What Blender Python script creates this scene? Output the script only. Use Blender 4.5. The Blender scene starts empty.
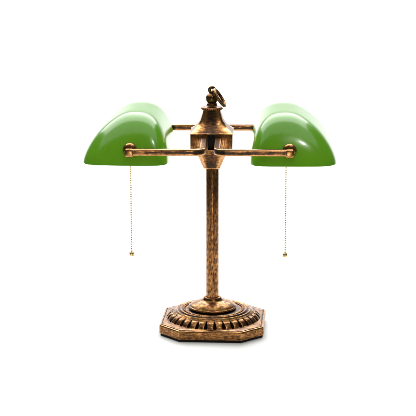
import bpy, bmesh, math, random
from mathutils import Vector, Matrix
random.seed(7)
R = math.radians
S = 1/630.0            # one drawing unit (a pixel at the lamp's depth) in metres: the lamp is about 0.4 m tall

scene = bpy.context.scene
# ------------------------------------------------------------------ camera
F, PITCH, ZC = 1500.0, R(12.2), 124.6
cd = bpy.data.cameras.new('camera'); cam = bpy.data.objects.new('camera', cd)
scene.collection.objects.link(cam)
cam.location = Vector((0, -F*math.cos(PITCH), ZC + F*math.sin(PITCH)))*S
cam.rotation_euler = (math.pi/2 - PITCH, 0, 0)
cd.sensor_width = 36; cd.lens = 36*F/416; cd.shift_x = -3.9/416
cd.clip_start = 0.05; cd.clip_end = 60
scene.camera = cam
# ------------------------------------------------------------------ world and studio lamps
w = bpy.data.worlds.new('World'); scene.world = w; w.use_nodes = True
w.node_tree.nodes['Background'].inputs[0].default_value = (0.9, 0.95, 1.0, 1)
w.node_tree.nodes['Background'].inputs[1].default_value = 0.09
def area(name, loc, target, sx, sy, power, color=(1, 1, 1)):
    l = bpy.data.lights.new(name, 'AREA'); l.shape = 'RECTANGLE'; l.size = sx; l.size_y = sy
    l.energy = power; l.color = color
    o = bpy.data.objects.new(name, l); scene.collection.objects.link(o)
    o.location = loc
    o.rotation_euler = (Vector(target)-Vector(loc)).to_track_quat('-Z', 'Y').to_euler()
    return o
area('overhead_softbox', (-0.20, 1.15, 1.62), (-0.20, 0.35, 0), 2.5, 2.2, 92)
area('backdrop_light', (0, 1.5, 1.1), (0, 2.6, 1.0), 2.2, 0.25, 9)
area('front_top_light', (-0.15, -0.42, 2.08), (-0.15, -0.4, 0), 3.0, 1.15, 15)
area('front_light', (0.56, -1.5, 2.25), (0, 0, 0.2), 0.14, 0.14, 7, (1, 0.96, 0.9))
area('front_strip', (-0.08, -2.2, -0.08), (0, 0, 0.2), 0.07, 0.6, 5.0, (1, 0.93, 0.84))
scene.view_settings.view_transform = 'Standard'; scene.view_settings.look = 'None'
scene.view_settings.exposure = 0.16; scene.view_settings.gamma = 1
scene.render.engine = 'CYCLES'
scene.render.resolution_x = 1024; scene.render.resolution_y = 1024
scene.cycles.max_bounces = 12; scene.cycles.transmission_bounces = 8

# ------------------------------------------------------------------ materials
def nt(name):
    m = bpy.data.materials.new(name); m.use_nodes = True
    t = m.node_tree; b = t.nodes['Principled BSDF']
    return m, t, b
def ramp(t, stops):
    r = t.nodes.new('ShaderNodeValToRGB'); e = r.color_ramp.elements
    while len(e) < len(stops): e.new(0.5)
    for i, (p, c) in enumerate(stops):
        e[i].position = p; e[i].color = (*c, 1)
    return r
def math_node(t, op, a, b=None, clamp=False):
    n = t.nodes.new('ShaderNodeMath'); n.operation = op; n.use_clamp = clamp
    for i, v in enumerate((a, b)):
        if v is None: continue
        if hasattr(v, 'is_linked') or hasattr(v, 'links'): t.links.new(v, n.inputs[i])
        else: n.inputs[i].default_value = v
    return n.outputs[0]

def brass(name, stretch=(1, 1, 1), rot=(0, 0, 0), dark=0.5, polar=False, tint=1.0, seed=0.0, contrast=1.0):
    """rubbed antique copper: warm gold metal brushed through a dark brown patina"""
    m, t, b = nt(name)
    tc = t.nodes.new('ShaderNodeTexCoord'); mp = t.nodes.new('ShaderNodeMapping')
    mp.inputs['Rotation'].default_value = rot
    mp.inputs['Scale'].default_value = stretch
    mp.inputs['Location'].default_value = (seed, seed*.7, seed*.3)
    t.links.new(tc.outputs['Object'], mp.inputs[0])
    n1 = t.nodes.new('ShaderNodeTexNoise'); n1.inputs['Scale'].default_value = 2000
    n1.inputs['Detail'].default_value = 5; n1.inputs['Roughness'].default_value = 0.62
    t.links.new(mp.outputs[0], n1.inputs[0])
    n2 = t.nodes.new('ShaderNodeTexNoise'); n2.inputs['Scale'].default_value = 200
    n2.inputs['Detail'].default_value = 4
    t.links.new(tc.outputs['Object'], n2.inputs[0])
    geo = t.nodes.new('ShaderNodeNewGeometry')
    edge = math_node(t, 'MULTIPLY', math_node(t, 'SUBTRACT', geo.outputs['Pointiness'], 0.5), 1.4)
    att = t.nodes.new('ShaderNodeAttribute'); att.attribute_name = 'patina'
    v = math_node(t, 'ADD', math_node(t, 'ADD', math_node(t, 'MULTIPLY', math_node(t, 'SUBTRACT', n1.outputs[0], 0.5), contrast), 0.5), math_node(t, 'MULTIPLY', math_node(t, 'SUBTRACT', n2.outputs[0], 0.5), 0.34))
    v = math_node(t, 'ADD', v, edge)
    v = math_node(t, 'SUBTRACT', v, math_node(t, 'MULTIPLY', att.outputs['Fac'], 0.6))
    r = ramp(t, [(dark-0.14, (0.016, 0.009, 0.005)), (dark-0.03, (0.13*tint, 0.053*tint, 0.018*tint)),
                 (dark+0.07, (0.35*tint, 0.162*tint, 0.053*tint)), (dark+0.30, (0.68*tint, 0.36*tint, 0.165*tint))])
    t.links.new(v, r.inputs[0])
    t.links.new(r.outputs[0], b.inputs['Base Color'])
    rr = t.nodes.new('ShaderNodeMapRange'); rr.inputs[1].default_value = dark-0.15; rr.inputs[2].default_value = dark+0.25
    rr.inputs[3].default_value = 0.36; rr.inputs[4].default_value = 0.22
    t.links.new(v, rr.inputs[0]); t.links.new(rr.outputs[0], b.inputs['Roughness'])
    mm = t.nodes.new('ShaderNodeMapRange'); mm.inputs[1].default_value = dark-0.15; mm.inputs[2].default_value = dark
    mm.inputs[3].default_value = 0.6; mm.inputs[4].default_value = 1.0
    t.links.new(v, mm.inputs[0]); t.links.new(mm.outputs[0], b.inputs['Metallic'])
    bp = t.nodes.new('ShaderNodeBump'); bp.inputs['Strength'].default_value = 0.15; bp.inputs['Distance'].default_value = 0.0005
    t.links.new(v, bp.inputs['Height']); t.links.new(bp.outputs[0], b.inputs['Normal'])
    return m

M_POLE = brass('rubbed_copper_pole', (0.55, 0.55, 0.07), (R(14), R(17), 0), 0.56, contrast=0.85)
M_ARM = brass('rubbed_copper_arm', (0.03, 0.1, 0.8), (0, 0, 0), 0.55, seed=.3, contrast=0.8)
M_BASE = brass('rubbed_copper_base', (0.05, 0.06, 0.6), (0, 0, 0), 0.50, seed=.7, contrast=0.7)
M_HUB = brass('rubbed_copper_hub', (0.08, 0.12, 0.8), (0, 0, 0), 0.54, seed=.1, contrast=0.75)
M_BOX = brass('rubbed_copper_box', (0.6, 0.6, 0.05), (0, 0, 0), 0.57, seed=.5, contrast=0.8)
M_FIN = brass('rubbed_copper_finial', (1, 1, 1), (0, 0, 0), 0.55, tint=.75, seed=.9)

M_KNOB = brass('rubbed_copper_knob', (0.6, 0.6, 0.6), (0, 0, 0), 0.47, contrast=0.7, tint=1.15, seed=.2)
m, t, b = nt('bright_brass_chain'); M_CHAIN = m
b.inputs['Base Color'].default_value = (0.78, 0.55, 0.26, 1); b.inputs['Metallic'].default_value = 1; b.inputs['Roughness'].default_value = 0.3
m, t, b = nt('black_felt'); M_FELT = m
b.inputs['Base Color'].default_value = (0.008, 0.007, 0.006, 1); b.inputs['Roughness'].default_value = 0.95
m, t, b = nt('slot_shade_black'); M_DARK = m  # near-black colour standing in for the shade inside the hub
b.inputs['Base Color'].default_value = (0.006, 0.005, 0.004, 1); b.inputs['Roughness'].default_value = 0.9

# green glass: glossy outside, lets light through; white opal casing inside
def glass(name, surf, trans, mix, coat):
    m, t, b = nt(name)
    n = t.nodes.new('ShaderNodeTexNoise'); n.inputs['Scale'].default_value = 28; n.inputs['Detail'].default_value = 3
    tc = t.nodes.new('ShaderNodeTexCoord'); t.links.new(tc.outputs['Object'], n.inputs[0])
    r = ramp(t, [(0.3, tuple(c*0.9 for c in surf)), (0.7, tuple(c*1.1 for c in surf))])
    t.links.new(n.outputs[0], r.inputs[0]); t.links.new(r.outputs[0], b.inputs['Base Color'])
    b.inputs['Roughness'].default_value = 0.20; b.inputs['IOR'].default_value = 1.52
    b.inputs['Coat Weight'].default_value = coat; b.inputs['Coat Roughness'].default_value = 0.07
    tr = t.nodes.new('ShaderNodeBsdfTranslucent'); tr.inputs[0].default_value = (*trans, 1)
    ad = t.nodes.new('ShaderNodeMixShader'); ad.inputs[0].default_value = mix
    t.links.new(b.outputs[0], ad.inputs[1]); t.links.new(tr.outputs[0], ad.inputs[2])
    bp = t.nodes.new('ShaderNodeBump'); bp.inputs['Strength'].default_value = 0.03; bp.inputs['Distance'].default_value = 0.001
    t.links.new(n.outputs[0], bp.inputs['Height']); t.links.new(bp.outputs[0], b.inputs['Normal'])
    t.links.new(ad.outputs[0], t.nodes['Material Output'].inputs[0])
    return m
M_GREEN = glass('green_cased_glass', (0.056, 0.225, 0.007), (0.42, 0.74, 0.03), 0.33, 0.3)
M_OPAL = glass('white_opal_glass', (0.75, 0.8, 0.7), (0.8, 0.85, 0.75), 0.4, 0.0)

m, t, b = nt('white_backdrop_paper'); M_PAPER = m
n = t.nodes.new('ShaderNodeTexNoise'); n.inputs['Scale'].default_value = 3
r = ramp(t, [(0, (0.91, 0.91, 0.91)), (1, (0.93, 0.93, 0.93))])
t.links.new(n.outputs[0], r.inputs[0]); t.links.new(r.outputs[0], b.inputs['Base Color'])
b.inputs['Roughness'].default_value = 0.9; b.inputs['Specular IOR Level'].default_value = 0.1

# ------------------------------------------------------------------ mesh helpers (all in drawing units)
def obj(name, bm, mat, parent=None, sharp=35, loc=(0, 0, 0), mats=None):
    for v in bm.verts: v.co *= S
    bmesh.ops.recalc_face_normals(bm, faces=bm.faces)
    me = bpy.data.meshes.new(name); bm.to_mesh(me); bm.free()
    for x in (mats or [mat]): me.materials.append(x)
    me.shade_smooth(); me.set_sharp_from_angle(angle=R(sharp))
    o = bpy.data.objects.new(name, me); scene.collection.objects.link(o)
    o.location = Vector(loc)*S
    if parent is not None: o.parent = parent
    return o
def grid_faces(bm, rings, closed=True, caps=(True, True)):
    vr = [[bm.verts.new(p) for p in ring] for ring in rings]
    n = len(vr[0])
    for a, c in zip(vr, vr[1:]):
        for i in range(n if closed else n-1):
            j = (i+1) % n
            bm.faces.new((a[i], a[j], c[j], c[i]))
    if caps[0]: bm.faces.new(vr[0][::-1])
    if caps[1]: bm.faces.new(vr[-1])
    return vr
def lathe(bm, prof, n=96, c=(0, 0, 0), caps=(True, True)):
    return grid_faces(bm, [[(c[0]+r*math.cos(2*math.pi*i/n), c[1]+r*math.sin(2*math.pi*i/n), c[2]+z) for i in range(n)] for r, z in prof], caps=caps)
def dense(prof, k=6):
    """catmull-rom through profile points"""
    out = []
    P = [prof[0]]+list(prof)+[prof[-1]]
    for i in range(1, len(P)-2):
        p0, p1, p2, p3 = P[i-1:i+3]
        for j in range(k):
            u = j/k
            out.append(tuple(0.5*((2*p1[d])+(-p0[d]+p2[d])*u+(2*p0[d]-5*p1[d]+4*p2[d]-p3[d])*u*u+(-p0[d]+3*p1[d]-3*p2[d]+p3[d])*u**3) for d in range(len(p1))))
    out.append(tuple(prof[-1])); return out
def chamfer_square(h, c, seg=1):
    """square of half width h with corners cut/rounded by c; flats carry three extra points"""
    pts = []
    for k in range(4):
        cx, cy = [(1, 1), (-1, 1), (-1, -1), (1, -1)][k]
        for j in range(seg+1):
            a = math.pi/2*k + (math.pi/2)*j/seg
            pts.append((cx*(h-c)+c*math.cos(a), cy*(h-c)+c*math.sin(a), 0))
    out = []
    for i, p in enumerate(pts):
        out.append(p); q = pts[(i+1) % len(pts)]
        if (i+1) % (seg+1) == 0:
            for u in (0.2, 0.5, 0.8): out.append((p[0]+(q[0]-p[0])*u, p[1]+(q[1]-p[1])*u, 1 if u == 0.5 else 0.8))
    return out
def paint(bm, vr, vals):
    la = bm.verts.layers.float.get('patina') or bm.verts.layers.float.new('patina')
    for ring, vv in zip(vr, vals):
        for v, q in zip(ring, vv): v[la] = q
def sq_loft(bm, levels, seg=3, caps=(True, True)):
    bm.verts.layers.float.new('patina')
    vr = grid_faces(bm, [[(x, y, z) for x, y, q in chamfer_square(h, c, seg)] for h, c, z in levels], caps=caps)
    paint(bm, vr, [[0.32*q-0.22 for x, y, q in chamfer_square(h, c, seg)] for h, c, z in levels])
    return vr
def rbox(bm, x0, x1, y0, y1, z0, z1, bev=0.4, seg=2):
    r = bmesh.ops.create_cube(bm, size=1)
    for v in r['verts']:
        v.co = Vector(((x0+x1)/2+v.co.x*(x1-x0), (y0+y1)/2+v.co.y*(y1-y0), (z0+z1)/2+v.co.z*(z1-z0)))
    es = list({e for v in r['verts'] for e in v.link_edges})
    bmesh.ops.bevel(bm, geom=es, offset=bev, segments=seg, profile=0.5, affect='EDGES')
def sphere(bm, c, r, u=16, v=10, s=(1, 1, 1)):
    q = bmesh.ops.create_uvsphere(bm, u_segments=u, v_segments=v, radius=r)
    for x in q['verts']: x.co = Vector((x.co.x*s[0]+c[0], x.co.y*s[1]+c[1], x.co.z*s[2]+c[2]))
def torus(bm, c, R0, r0, mat=Matrix.Identity(3), n=64, k=14, sx=1.0):
    rings = []
    for i in range(n):
        a = 2*math.pi*i/n
        ring = []
        for j in range(k):
            q = 2*math.pi*j/k
            p = Vector(((R0*sx+r0*math.cos(q))*math.cos(a), r0*math.sin(q), (R0+r0*math.cos(q))*math.sin(a)))
            ring.append(mat @ p + Vector(c))
        rings.append(ring)
    rings.append(rings[0])
    vr = [[bm.verts.new(p) for p in ring] for ring in rings[:-1]]
    for i in range(n):
        a, b_ = vr[i], vr[(i+1) % n]
        for j in range(k): bm.faces.new((a[j], a[(j+1) % k], b_[(j+1) % k], b_[j]))
def ycyl(bm, prof, c, n=40):
    """solid of revolution about the y axis: prof = (radius, y)"""
    grid_faces(bm, [[(c[0]+r*math.cos(2*math.pi*i/n), c[1]+y, c[2]+r*math.sin(2*math.pi*i/n)) for i in range(n)] for r, y in prof])
def Zi(yimg, depth=0.0):
    """height (drawing units) of a point on the lamp at picture row yimg, depth units behind the axis"""
    k = (208-yimg)/F
    # k = (h cos + depth sin)/(F + depth cos - h sin)
    c, s = math.cos(PITCH), math.sin(PITCH)
    h = (k*(F+depth*c)-depth*s)/(c+k*s)
    return ZC+h

# ------------------------------------------------------------------ setting: white paper sweep
bm = bmesh.new(); prof = [(-0.7, 0), (0.1, 0), (0.8, 0), (1.4, 0)]
for i in range(1, 17):
    a = math.pi/2*i/16
    prof.append((1.4+1.2*math.sin(a), 1.2-1.2*math.cos(a)))
prof.append((2.6, 3.2))
def half_width(y): return 0.8 if y < 0.2 else (1.0 if y < 1 else (1.45 if y < 1.45 else 1.9))
rows = [[(x/S, y/S, z/S) for x in (-half_width(y), half_width(y))] for y, z in prof]
grid_faces(bm, rows, closed=False, caps=(False, False))
fl = obj('backdrop', bm, M_PAPER, None, sharp=60); fl['kind'] = 'structure'
for p in fl.data.polygons:
    if p.normal.z < 0 or p.normal.y > 0.5: p.flip()

# ------------------------------------------------------------------ the lamp
lamp = bpy.data.objects.new('desk_lamp', None); scene.collection.objects.link(lamp)
lamp.rotation_euler = (0, 0, R(-1.8))
lamp['label'] = 'antique copper desk lamp with two green glass shades and two bead pull chains'
lamp['category'] = 'lamp'

# --- base
OV = [(31, 52), (-31, 52), (-52, 31), (-52, -31), (-31, -52), (31, -52), (52, -31), (52, 31)]
oct_ang = sorted(math.atan2(y, x) % (2*math.pi) for x, y in OV)
NA = 576
ANG = [2*math.pi*i/NA for i in range(NA)]
for a in oct_ang:
    i = min(range(NA), key=lambda k: abs(ANG[k]-a)); ANG[i] = a
def oct_r(a, inset=0.0):
    best = 1e9
    for k in range(8):
        x0, y0 = OV[k]; x1, y1 = OV[(k+1) % 8]
        dx, dy = x1-x0, y1-y0; L = math.hypot(dx, dy)
        nx, ny = dy/L, -dx/L
        d = x0*nx+y0*ny
        if d < 0: nx, ny, d = -nx, -ny, -d
        q = nx*math.cos(a)+ny*math.sin(a)
        if q > 1e-6: best = min(best, (d-inset)/q)
    return best
NT = 32
def smooth(e0, e1, x):
    x = max(0, min(1, (x-e0)/(e1-e0))); return x*x*(3-2*x)
ring_prof = dense([(5.5, 21.0), (14, 21.0), (22, 20.9), (27.5, 20.6), (28.6, 20.2), (31.2, 20.2), (32.2, 20.9), (33.4, 21.2), (34.4, 20.4), (35.2, 19.6), (36.2, 20.0), (37.2, 20.4), (38.2, 19.7), (39.2, 18.9), (41, 18.0), (43, 16.4), (45, 14.4), (46.6, 12.7), (47.6, 12.2), (48.3, 12.2)], 5)
bm = bmesh.new()
pat = bm.verts.layers.float.new('patina')
rings, pats = [], []
for r, z in ring_prof:
    ring, pp = [], []
    for a in ANG:
        zz, p = z, 0.0
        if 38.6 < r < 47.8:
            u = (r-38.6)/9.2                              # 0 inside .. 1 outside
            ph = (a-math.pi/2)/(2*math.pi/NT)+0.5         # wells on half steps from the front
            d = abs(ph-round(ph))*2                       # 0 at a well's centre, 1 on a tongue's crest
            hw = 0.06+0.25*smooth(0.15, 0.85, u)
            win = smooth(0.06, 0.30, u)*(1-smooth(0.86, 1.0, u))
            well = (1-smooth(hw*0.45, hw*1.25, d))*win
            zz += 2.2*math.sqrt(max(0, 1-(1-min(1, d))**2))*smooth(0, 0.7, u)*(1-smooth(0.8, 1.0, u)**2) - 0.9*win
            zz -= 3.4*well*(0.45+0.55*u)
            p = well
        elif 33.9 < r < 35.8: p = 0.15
        elif 28.4 < r < 31.5: p = 0.12
        elif r < 27: p = 0.2
        ring.append((r*math.cos(a), r*math.sin(a), zz)); pp.append(p)
    rings.append(ring); pats.append(pp)
for s_, z in ((0.35, 12.1), (0.7, 11.9)):
    rings.append([((48.3*(1-s_)+oct_r(a, 3.4)*s_)*math.cos(a), (48.3*(1-s_)+oct_r(a, 3.4)*s_)*math.sin(a), z) for a in ANG]); pats.append([0.0]*NA)
for ins, z, p in ((3.4, 11.7, 0.05), (2.9, 11.6, 0), (2.6, 10.8, .35), (2.1, 10.8, .35), (1.8, 11.3, 0), (1.0, 11.3, 0), (0.4, 11.0, 0), (0.05, 10.4, 0), (0.0, 9.6, .0), (0.0, 3.4, .05), (0.15, 2.7, .1), (0.9, 2.3, .5)):
    rings.append([(oct_r(a, ins)*math.cos(a), oct_r(a, ins)*math.sin(a), z) for a in ANG]); pats.append([p]*NA)
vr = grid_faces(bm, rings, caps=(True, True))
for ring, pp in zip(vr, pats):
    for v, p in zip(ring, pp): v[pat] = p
# beaded circle inside the ridges
for i in range(84):
    a = 2*math.pi*i/84
    sphere(bm, (29.9*math.cos(a), 29.9*math.sin(a), 20.4), 0.72, 8, 6)
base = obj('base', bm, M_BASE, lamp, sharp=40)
base.rotation_euler = (0, 0, R(-2.2)); base.location.x = 1.6*S
bm = bmesh.new()
grid_faces(bm, [[(oct_r(a, 1.2)*math.cos(a), oct_r(a, 1.2)*math.sin(a), z) for a in ANG[::3]] for z in (0.05, 1.9)])
# keep the octagon's true corners
bm.free(); bm = bmesh.new()
k = (52-1.4)/52
grid_faces(bm, [[(x*kk, y*kk, z) for x, y in OV] for kk, z in ((k, 0.05), (k*1.01, 0.8), (k, 2.35))])
obj('felt_pad', bm, M_FELT, base)
bm = bmesh.new()
lathe(bm, [(6.45, 24)] + dense([(6.45, 31.0), (6.8, 32.6), (7.6, 33.2), (8.8, 32.6), (9.6, 31.0), (11, 29.7), (14, 28.9), (18, 27.6), (21.4, 25.7), (23.2, 24.2), (24.1, 23.6), (24.5, 22.7), (24.1, 21.8), (22.6, 21.3), (21, 21.25)], 5), 128)
obj('foot_collar', bm, M_BASE, base, sharp=50, loc=(-1.0, 0, 0))

# --- pole
zt, zb = Zi(165), 24
bm = bmesh.new(); lathe(bm, [(6.3, 22), (6.3, 120), (6.3, zt-1), (5.9, zt)], 64)
obj('pole', bm, M_POLE, lamp, loc=(0.5, 0, 0))

# --- hub
hub = None
z_e = Zi(131.6); z_b = Zi(147.2); z_bot = Zi(166.2)
bm = bmesh.new()
# four corner panels leaving an open slot front and back between the arms
T = 2.2
for sx in (-1, 1):
    xs = sorted((sx*3.4, sx*20.6))
    for sy in (-1, 1):
        ys = sorted((sy*20.6, sy*(20.6-T)))
        rbox(bm, xs[0], xs[1], ys[0], ys[1], z_b, z_e+0.6, 0.5)
    xs = sorted((sx*20.5, sx*(20.5-T)))
    rbox(bm, xs[0], xs[1], -18.6, 18.6, z_b+.05, z_e+0.4, 0.4)
rbox(bm, -20.2, 20.2, -20.2, 20.2, z_b-0.9, z_b+0.8, 0.4)      # floor of the box
hub = obj('arm_hub', bm, M_BOX, lamp)
bm = bmesh.new(); rbox(bm, -15, 15, -15, 15, z_b+0.9, z_e-0.1, 0.6)
obj('slot_shade_block', bm, M_DARK, hub)  # added block, coloured black so the open slot looks like a shaded hollow
bm = bmesh.new()
lv = [(15.6, 4.2, z_b-0.7), (15.6, 4.2, z_b-1.8), (14.6, 4.4, Zi(152)), (12.4, 4.4, Zi(157)), (10.0, 3.8, Zi(163)), (8.3, 3.2, Zi(166.6)), (8.5, 3.2, z_bot-0.2), (8.2, 3.2, z_bot-1.4), (6.4, 3.0, z_bot-1.7)]
sq_loft(bm, lv, 1)
obj('hub_taper', bm, M_HUB, hub, sharp=22)
bm = bmesh.new()
prof = dense([(21.2, z_e+1.6), (18.6, z_e+4.0), (15.4, z_e+7.2), (12.6, z_e+11.2), (10.7, z_e+15.4), (9.4, z_e+19.4), (8.6, z_e+22.6)], 5)
lv = [(19.8, 0.6, z_e-0.1), (21.1, 0.8, z_e), (21.4, 0.9, z_e+0.5), (21.2, 0.9, z_e+1.0)] + [(h*(0.95 if h > 14 else 0.95+0.05*(14-h)/6), 1.2+5.8*smooth(0, 2.6, 21.2-h)-3.0*smooth(4, 13, 21.2-h), z) for h, z in prof]
sq_loft(bm, lv, 3)
obj('hub_roof', bm, M_HUB, hub, sharp=26)
# finial: beaded disc, neck, ball, eyelet
zf = z_e+22.4
bm = bmesh.new()
zd = Zi(107.6)
lathe(bm, [(7.6, zf-0.3), (8.8, zf+0.2)] + dense([(8.8, zd-1.6), (10.0, zd-0.9), (10.4, zd), (9.6, zd+0.9), (7.4, zd+1.3), (5.8, zd+2.0), (5.1, zd+3.0), (5.5, zd+3.9), (4.6, zd+4.8), (4.5, zd+5.2), (5.6, zd+6.8), (6.1, zd+9.2), (5.6, zd+11.6), (4.2, zd+13.4), (2.9, zd+14.2), (2.6, zd+15.2), (3.4, zd+16.0), (3.2, zd+16.6), (1.5, zd+17.0)], 4), 64)
for i in range(30):
    a = 2*math.pi*i/30
    sphere(bm, (10.1*math.cos(a), 10.1*math.sin(a), zd-0.8), 0.85, 10, 8)
fin = obj('finial', bm, M_FIN, hub, sharp=45)
bm = bmesh.new()
ze = Zi(89.2)
torus(bm, (0, 0, ze-0.6), 2.5, 1.6, Matrix.Rotation(R(15), 3, 'Z'), 40, 12)
obj('eyelet', bm, M_FIN, hub)
# hanging ring threaded through the eyelet, leaning on the beaded disc
bm = bmesh.new()
top = Vector((1.8, -0.6, ze+0.6)); bot = Vector((13.2, -3.0, Zi(106.5, -3)))
d = (bot-top); L = d.length; ez = -d.normalized()
side = Vector((0.42, 0.9, 0)).cross(ez).cross(ez) * -1
side = (Vector((0.15, 0.99, 0.0)) - ez*Vector((0.15, 0.99, 0.0)).dot(ez)).normalized()
ey = ez.cross(side).normalized()
mt = Matrix((side, ey, ez)).transposed()
torus(bm, (top+bot)/2, L/2-1.0, 1.6, mt, 72, 14, sx=0.8)
obj('hanging_ring', bm, M_HUB, hub)

# --- arms: run out of the hub, bend a quarter turn, end in a knuckle screwed to the glass
ZA = Zi(139.3)
ARMY, ARMX, XK = 74.5, 7.0, 75.5
def arm(sx, sy):
    path = [(sx*ARMX, sy*yy) for yy in (13, 18, 22, 27, 32, 38, 44, 50, 56, 61)]
    rb = 9.0
    for i in range(0, 13):
        a = math.pi/2*i/12
        path.append((sx*(ARMX+rb-rb*math.cos(a)), sy*(ARMY-rb+rb*math.sin(a))))
    path += [(sx*30, sy*ARMY), (sx*50, sy*ARMY), (sx*(XK-2), sy*ARMY)]
    bm = bmesh.new(); rings = []
    bm.verts.layers.float.new('patina')
    sec = chamfer_square(3.1, 0.95, 3)
    for i, p in enumerate(path):
        a = path[max(0, i-1)]; c = path[min(len(path)-1, i+1)]
        tx, ty = c[0]-a[0], c[1]-a[1]; l = math.hypot(tx, ty); tx /= l; ty /= l
        rings.append([(p[0]-ty*q, p[1]+tx*q, ZA+z+2.6*(1-smooth(14, 60, abs(p[1])))) for q, z, f in sec])
    vr = grid_faces(bm, rings); paint(bm, vr, [[0.5*f-0.3 for q, z, f in sec]]*len(vr))
    o = obj('arm', bm, M_ARM, lamp, sharp=50)
    # knuckle: a short block with rounded corners at the arm's end
    bm = bmesh.new()
    rbox(bm, sx*XK-4.5, sx*XK+4.5, *sorted((sy*(ARMY-3.4), sy*(ARMY+3.6))), ZA-4.9, ZA+3.5, 2.4, 5)
    obj('knuckle', bm, M_KNOB, o)
    bm = bmesh.new()
    ycyl(bm, dense([(6.0, sy*-1.5), (6.6, sy*-1.0), (6.7, sy*1.0), (6.2, sy*3.0), (5.0, sy*4.2), (3.0, sy*4.8), (0.5, sy*5.1)], 4), (sx*XK, sy*(ARMY-6.4), ZA+1.2))
    obj('screw_cap', bm, M_KNOB, o, sharp=50)
    # threaded stub through the glass
    return o
for sx in (-1, 1):
    for sy in (-1, 1): arm(sx, sy)

# --- shades
ZR = ZA-13.4                      # height of the rim
XC, XO, XI, HH, AA = 72.0, 50.2, 33.0, 45.8, 74.0
SURF = []
def shade(sx, X0, grow):
    """one trough shaped shade with domed ends: F(x,y,h)=1 solved along rays from the crest line's middle"""
    bm = bmesh.new()
    def surf(off):
        xo, xi, hh, aa = XO-off, XI-off, HH-off, AA-off
        rows = []
        NP, NE = 200, 52
        for j in range(NE+1):
            el = math.pi/2*(j/NE)
            row = []
            for i in range(NP):
                az = 2*math.pi*i/NP
                # stretched direction so that samples spread evenly
                dx, dy, dz = math.cos(az)*math.cos(el), math.sin(az)*math.cos(el)*aa/40, math.sin(el)
                q = smooth(-0.35, 0.35, dx/math.hypot(dx, dz))
                X = xo if dx > 0 else xi
                q2 = smooth(-0.6, 0.6, dx/math.hypot(dx, dz))
                n, m_ = 2.8-0.9*q2, 1.8-0.38*q
                lo, hi = 0.0, 400.0
                for _ in range(30):
                    mid = (lo+hi)/2
                    hn = dz*mid/hh
                    g = (abs(dx)*mid/X)**n + hn**m_                     # cross-section
                    ln = aa*(1-0.28*min(1.0, hn)**1.4-0.04*min(1.0, g))  # ends lean inwards towards the crest
                    f = g**3.6 + (abs(dy)*mid/ln)**8
                    if f > 1: hi = mid
                    else: lo = mid
                row.append((sx*(XC+dx*lo), dy*lo, ZR+dz*lo))
            rows.append(row)
        return rows
    if not SURF: SURF.append(surf(0)); SURF.append(surf(2.0))
    outer, inner = [[[(sx*abs(p[0])+X0, p[1], p[2]) for p in row] for row in q] for q in SURF]
    def addsurf(rows, mi):
        vr = [[bm.verts.new(p) for p in row] for row in rows[:-1]]
        tip = bm.verts.new(rows[-1][0])
        n = len(vr[0])
        for a, c in zip(vr, vr[1:]):
            for i in range(n):
                f = bm.faces.new((a[i], a[(i+1) % n], c[(i+1) % n], c[i])); f.material_index = mi
        for i in range(n):
            f = bm.faces.new((vr[-1][i], vr[-1][(i+1) % n], tip)); f.material_index = mi
        return vr
    vo = addsurf(outer, 0); vi = addsurf(inner, 1)
    n = len(vo[0])
    for i in range(n):
        f = bm.faces.new((vo[0][i], vi[0][i], vi[0][(i+1) % n], vo[0][(i+1) % n])); f.material_index = 0
    return obj('glass_shade', bm, None, lamp, sharp=60, mats=[M_GREEN, M_OPAL])
shade(-1, -0.6, 0); shade(1, -1.0, 0)

# --- sockets and pull chains
random.seed(3)
for sx, xc in ((-1, -80.8), (1, 73.6)):
    bm = bmesh.new()
    zs = ZA+4
    ycyl(bm, [(4, -2), (10, 0), (10.5, 3), (10.5, 26), (8.5, 32), (3, 34), (3, 76), (2.5, 77)], (sx*XK, 0, zs), 32)
    rbox(bm, *sorted((sx*XK, xc)), -0.8, 2.2, zs-13, zs-6, 0.5)
    obj('bulb_socket', bm, M_HUB, lamp)
    bm = bmesh.new()
    ztop = zs-9; zk = Zi(251.6)
    k = int((ztop-zk)/2.32)
    for i in range(k+1):
        z = zk+0.6+i*2.32
        sphere(bm, (xc+random.uniform(-.06, .06), -2+random.uniform(-.06, .06), z), 0.86, 10, 8)
        if i < k:
            lathe(bm, [(0.25, z), (0.25, z+2.32)], 6, (xc, -2, 0))
    ch = obj('pull_chain', bm, M_CHAIN, lamp)
    bm = bmesh.new()
    z0 = Zi(256.0)
    lathe(bm, dense([(0.6, z0), (1.9, z0+.05), (2.4, z0+.6), (2.5, z0+1.8), (2.25, z0+3.3), (1.9, z0+4.0), (1.1, z0+4.5), (0.9, z0+4.9), (0.5, z0+5.2)], 3), 20, (xc, -2, 0))
    obj('pull_weight', bm, M_CHAIN, ch, sharp=30)
